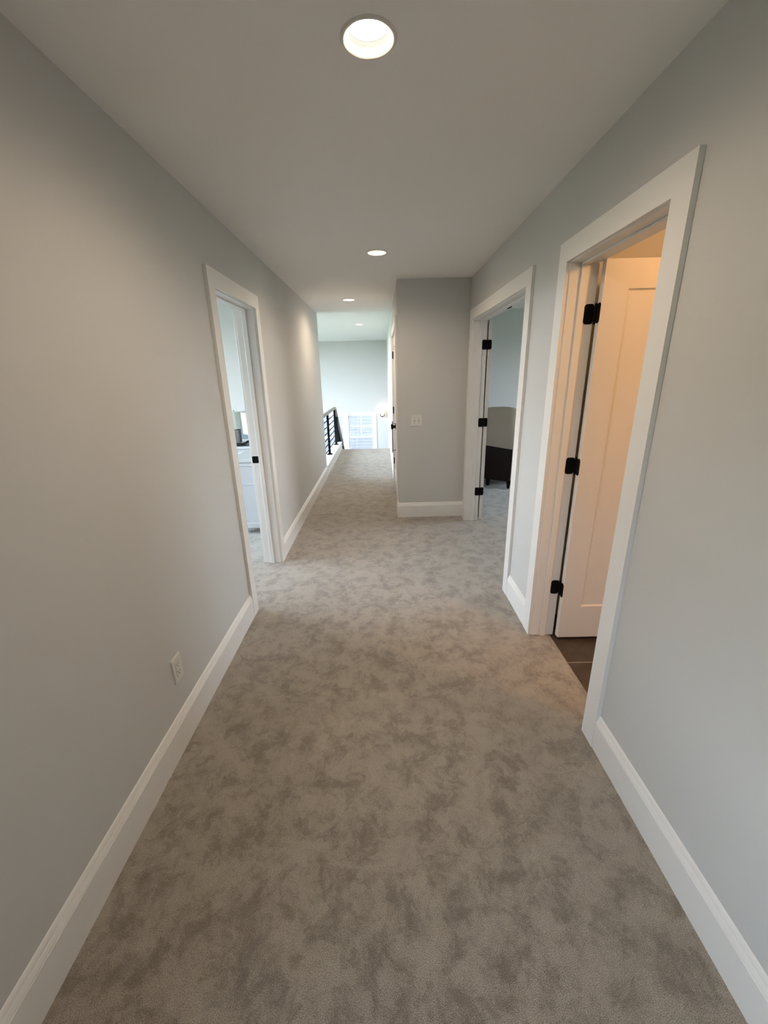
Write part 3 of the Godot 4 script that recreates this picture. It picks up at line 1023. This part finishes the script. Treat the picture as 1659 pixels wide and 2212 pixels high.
	# second lamp, white drum shade nearer the door
	var lb := thing("table_lamp", "table lamp with a tall white drum shade nearer the doorway", "lamp", Vector3(-1.615, 0.755, -5.18), 0.0, "lamps on the white dresser")
	st = mb()
	lathe(st, [Vector2(0.0, 0.0), Vector2(0.07, 0.0), Vector2(0.07, 0.012), Vector2(0.02, 0.02), Vector2(0.014, 0.05), Vector2(0.03, 0.09), Vector2(0.014, 0.125), Vector2(0.010, 0.15), Vector2(0.0, 0.15)], Vector3.ZERO, 24)
	obj("base", st, M.furniture, lb)
	st = mb()
	lathe(st, [Vector2(0.105, 0.142), Vector2(0.118, 0.146), Vector2(0.124, 0.155), Vector2(0.124, 0.41), Vector2(0.121, 0.41), Vector2(0.121, 0.157), Vector2(0.105, 0.142)], Vector3.ZERO, 40)
	lathe(st, [Vector2(0.0, 0.40), Vector2(0.122, 0.40)], Vector3.ZERO, 40)
	var white_shade := mat(lin(0.64, 0.66, 0.68), 0.8, 0.2)
	white_shade.backlight_enabled = true
	white_shade.backlight = Color(0.4, 0.4, 0.4)
	obj("lamp_shade", st, white_shade, lb)
	# framed board behind the lamps
	var mr := thing("wall_mirror", "white framed grey-blue panel leaning behind the lamps on the dresser", "mirror", Vector3(-2.0, 0.755, -5.585))
	var tl := Transform3D(Basis(Vector3.RIGHT, -0.03), Vector3.ZERO)
	st = mb()
	bx(st, Vector3(-0.5, 0.02, 0.0), Vector3(0.6, 0.365, 0.012), 0.0, tl)
	obj("mirror_panel", st, mat(lin(0.20, 0.235, 0.28), 0.5), mr)
	st = mb()
	bx(st, Vector3(-0.52, 0.365, 0.0), Vector3(0.62, 0.385, 0.02), 0.002, tl)
	bx(st, Vector3(-0.52, 0.0, 0.0), Vector3(0.62, 0.02, 0.02), 0.002, tl)
	bx(st, Vector3(-0.52, 0.02, 0.0), Vector3(-0.5, 0.365, 0.02), 0.002, tl)
	bx(st, Vector3(0.6, 0.02, 0.0), Vector3(0.62, 0.365, 0.02), 0.002, tl)
	obj("mirror_frame", st, M.furniture, mr)

# ================================================================ right bedroom
func right_bedroom() -> void:
	# armchair seen from behind, turned away from the hall. local +z = out of its back, local x along the back
	var out := Vector3(-0.67, 0, 0.742).normalized()
	var o := thing("armchair", "armchair with a pinstriped cream back above dark brown leather, in the right bedroom", "armchair", Vector3(1.548, 0, -5.693), atan2(out.x, out.z))
	var leather := mat(lin(0.013, 0.006, 0.0045), 0.55, 0.3)
	var img := Image.create(64, 64, false, Image.FORMAT_RGB8)
	for y in 64:
		for x in 64:
			var v := 1.0
			var m := x % 8
			if m == 0: v = 0.82
			if m == 4: v = 0.9
			v += (((x * 37 + y * 91) % 17) / 17.0 - 0.5) * 0.05
			img.set_pixel(x, y, Color(0.68 * v, 0.63 * v, 0.57 * v))
	var stripe := mat(Color.WHITE, 0.9, 0.2)
	stripe.albedo_texture = ImageTexture.create_from_image(img)
	stripe.uv1_scale = Vector3(4.2, 4.2, 1)
	var w := 0.28
	var seam := func(u: float) -> float: return 0.572 + 0.018 * (1.0 - u) + 0.05 * pow(maxf(0.0, -u), 5.0)
	# leather shell: lower outside back with softly rounded corners, closed all round
	var g := []
	var nu := 28
	for i in nu + 1:
		var a := TAU * i / nu
		var ca := cos(a)
		var sa := sin(a)
		# superellipse plan
		var px := signf(ca) * pow(absf(ca), 0.28) * w
		var pz := signf(sa) * pow(absf(sa), 0.28) * 0.36 - 0.36
		var row := []
		for j in 9:
			var v := j / 8.0
			var hgt: float = seam.call(px / w) if pz > -0.1 else 0.56
			var y := lerpf(0.10, hgt, v)
			var k := 1.0 - 0.05 * pow(1.0 - v, 2.0)
			row.append(Vector3(px * k, y, (pz + 0.36) * k - 0.36))
		row.append(Vector3(px * 0.97, row[8].y + 0.006, (pz + 0.36) * 0.97 - 0.36))
		row.append(Vector3(0, row[8].y + 0.006, -0.36))
		g.append(row)
	var st := mb()
	sheet(st, g, false)
	bx(st, Vector3(-w * 0.8, 0.098, -0.66), Vector3(w * 0.8, 0.12, -0.06))
	obj("leather_body", st, leather, o)
	# striped upper back: a padded slab leaning back, curved top
	var nx := 25
	var ny := 15
	for side in [1.0]:
		var rows := []
		var uvs := []
		for i in nx + 1:
			var row := []
			var ur := []
			var u := i / float(nx) * 2.0 - 1.0
			var tall := 1.115 - 0.05 * pow(absf(u), 3.0) + 0.02 * u
			# closed loop: out over the back, across the top, down the front
			for j in ny + 1:
				var s := j / float(ny)
				var p := Vector3.ZERO
				var xx := u * (w + 0.025)
				if s < 0.45:
					var v := s / 0.45
					p = Vector3(xx, lerpf(float(seam.call(u)) - 0.01, tall - 0.05, v), 0.012 + 0.035 * sin(PI * minf(v * 0.9 + 0.05, 1.0)) + v * 0.05)
				elif s < 0.6:
					var v := (s - 0.45) / 0.15
					p = Vector3(xx, tall - 0.05 + 0.05 * sin(PI * v), lerpf(0.0575, -0.11, v))
				else:
					var v := (s - 0.6) / 0.4
					p = Vector3(xx, lerpf(tall - 0.05, 0.45, v), -0.11 - 0.06 * sin(PI * v) - 0.05 * v)
				var pinch := pow(absf(u), 8.0)
				p.z = lerpf(p.z, lerpf(-0.03, p.z, 0.45), pinch)
				row.append(p)
				ur.append(Vector2(xx * 0.62 * 2.0, s * 0.62 * 2.0))
			rows.append(row)
			uvs.append(ur)
		st = mb()
		sheet(st, rows, false, uvs)
		# end caps
		for e in [0, nx]:
			var c := Vector3.ZERO
			for p in rows[e]: c += p
			c /= rows[e].size()
			for j in ny:
				tri(st, c, rows[e][j], rows[e][j + 1], Vector3(-1.0 if e == 0 else 1.0, 0, 0))
	obj("striped_back", st, stripe, o)
	# cream piping down the corner and along the seam
	st = mb()
	var path := []
	for k in 13:
		var u := k / 12.0 * 2.0 - 1.0
		path.append(Vector3(u * w * 0.985, float(seam.call(u)) + 0.002, 0.008 - 0.03 * pow(absf(u), 8.0)))
	tube(st, path, 0.006, 8)
	for s in [-1.0, 1.0]:
		tube(st, [Vector3(s * w * 0.975, 0.565, -0.02), Vector3(s * w * 0.97, 0.35, -0.022), Vector3(s * w * 0.95, 0.12, -0.03)], 0.005, 8)
	obj("piping", st, mat(lin(0.42, 0.38, 0.33), 0.8), o)
	# arms and seat on the far side
	for s in [-1.0, 1.0]:
		obj("arm", box(Vector3(s * 0.27, 0.30, -0.68), Vector3(s * 0.20, 0.60, -0.12), 0.04), leather, o)
	obj("seat_cushion", box(Vector3(-0.20, 0.40, -0.69), Vector3(0.20, 0.58, -0.14), 0.035), stripe, o)
	for p in [[-0.09, -0.05], [0.23, -0.05], [-0.09, -0.64], [0.23, -0.64]]:
		st = mb()
		lathe(st, [Vector2(0, 0), Vector2(0.019, 0), Vector2(0.03, 0.11), Vector2(0, 0.11)], Vector3(p[0], 0, p[1]), 14)
		obj("leg", st, M.black, o)

# ================================================================ bathroom
func bathroom() -> void:
	# tiles one by one on a grout bed, 30 x 61 cm
	var st := mb()
	bx(st, Vector3(1.012, -0.035, -2.4), Vector3(3.0, -0.0042, 0.4))
	var o := thing("floor_bathroom", "dark brown bathroom floor tiles seen through the nearest right doorway", "tile floor", Vector3.ZERO, 0, "", "structure")
	obj("grout_bed", st, M.grout, o)
	var tw := 0.61
	var td := 0.305
	var z := -1.9155 - td * 2
	var row := 0
	while z < 0.4:
		var x := 1.2575 - tw * (1.0 if row % 2 == 0 else 0.5)
		while x < 3.0:
			var a := Vector3(maxf(x + 0.003, 1.013), -0.02, maxf(z + 0.003, -2.4))
			var b := Vector3(minf(x + tw - 0.003, 3.0), -0.003, minf(z + td - 0.003, 0.4))
			if b.x - a.x > 0.01 and b.z - a.z > 0.01:
				obj("tile", box(a, b, 0.0012), M.tile, o)
			x += tw
		z += td
		row += 1
	obj("threshold", box(Vector3(1.006, -0.03, D_BATH[0]), Vector3(1.014, -0.001, D_BATH[1]), 0.001), M.black, o)
	var l := thing("bathroom_light", "warm flush globe light on the bathroom ceiling", "ceiling light", Vector3(2.0, CEIL, -0.9))
	st = mb()
	lathe(st, [Vector2(0.0, -0.03), Vector2(0.09, -0.03), Vector2(0.1, -0.02), Vector2(0.1, 0.0)], Vector3.ZERO, 28)
	obj("canopy", st, M.plastic, l)
	st = mb()
	var prof := []
	for k in 13:
		var a := -PI / 2 + PI * k / 12.0
		prof.append(Vector2(maxf(0.0, cos(a) * 0.11), -0.12 + sin(a) * 0.09))
	lathe(st, prof, Vector3.ZERO, 28)
	obj("glass_globe", st, emit(Color(1.0, 0.8, 0.6), 2.0), l)
	var om := OmniLight3D.new()
	om.name = "bathroom_lamp"
	om.light_color = BATH_COLOR
	om.light_energy = BATH_ENERGY
	om.omni_range = 12.0
	om.omni_attenuation = 2.0
	om.light_size = 0.08
	om.shadow_enabled = true
	om.position = Vector3(0, -0.12, 0)
	l.add_child(om)

# ================================================================ outside
func outside() -> void:
	var o := thing("neighbor_house", "pale lilac lap-sided house wall outside the stair windows", "house", Vector3(-2.0, -4.0, -15.4))
	var siding := mat(lin(0.080, 0.078, 0.100), 0.7)
	obj("sheathing", box(Vector3(-5.5, 0, -0.2), Vector3(5.5, 7.2, -0.03)), siding, o)
	var n := 63
	for k in n:
		var y := k * 0.114
		var st := mb()
		extrude(st, PackedVector2Array([Vector2(0, y), Vector2(0.013, y), Vector2(0.003, y + 0.125), Vector2(0, y + 0.125)]), Vector3(-5.5, 0, -0.03), Vector3(5.5, 0, -0.03), Vector3(0, 0, 1), Vector3.UP)
		obj("siding_board", st, siding, o)
	var g := thing("lawn", "grass ground outside below the windows", "lawn", Vector3.ZERO, 0, "", "structure")
	obj("turf", box(Vector3(-40, -4.2, -40), Vector3(40, -4.0, 30)), mat(lin(0.10, 0.13, 0.06), 0.95), g)
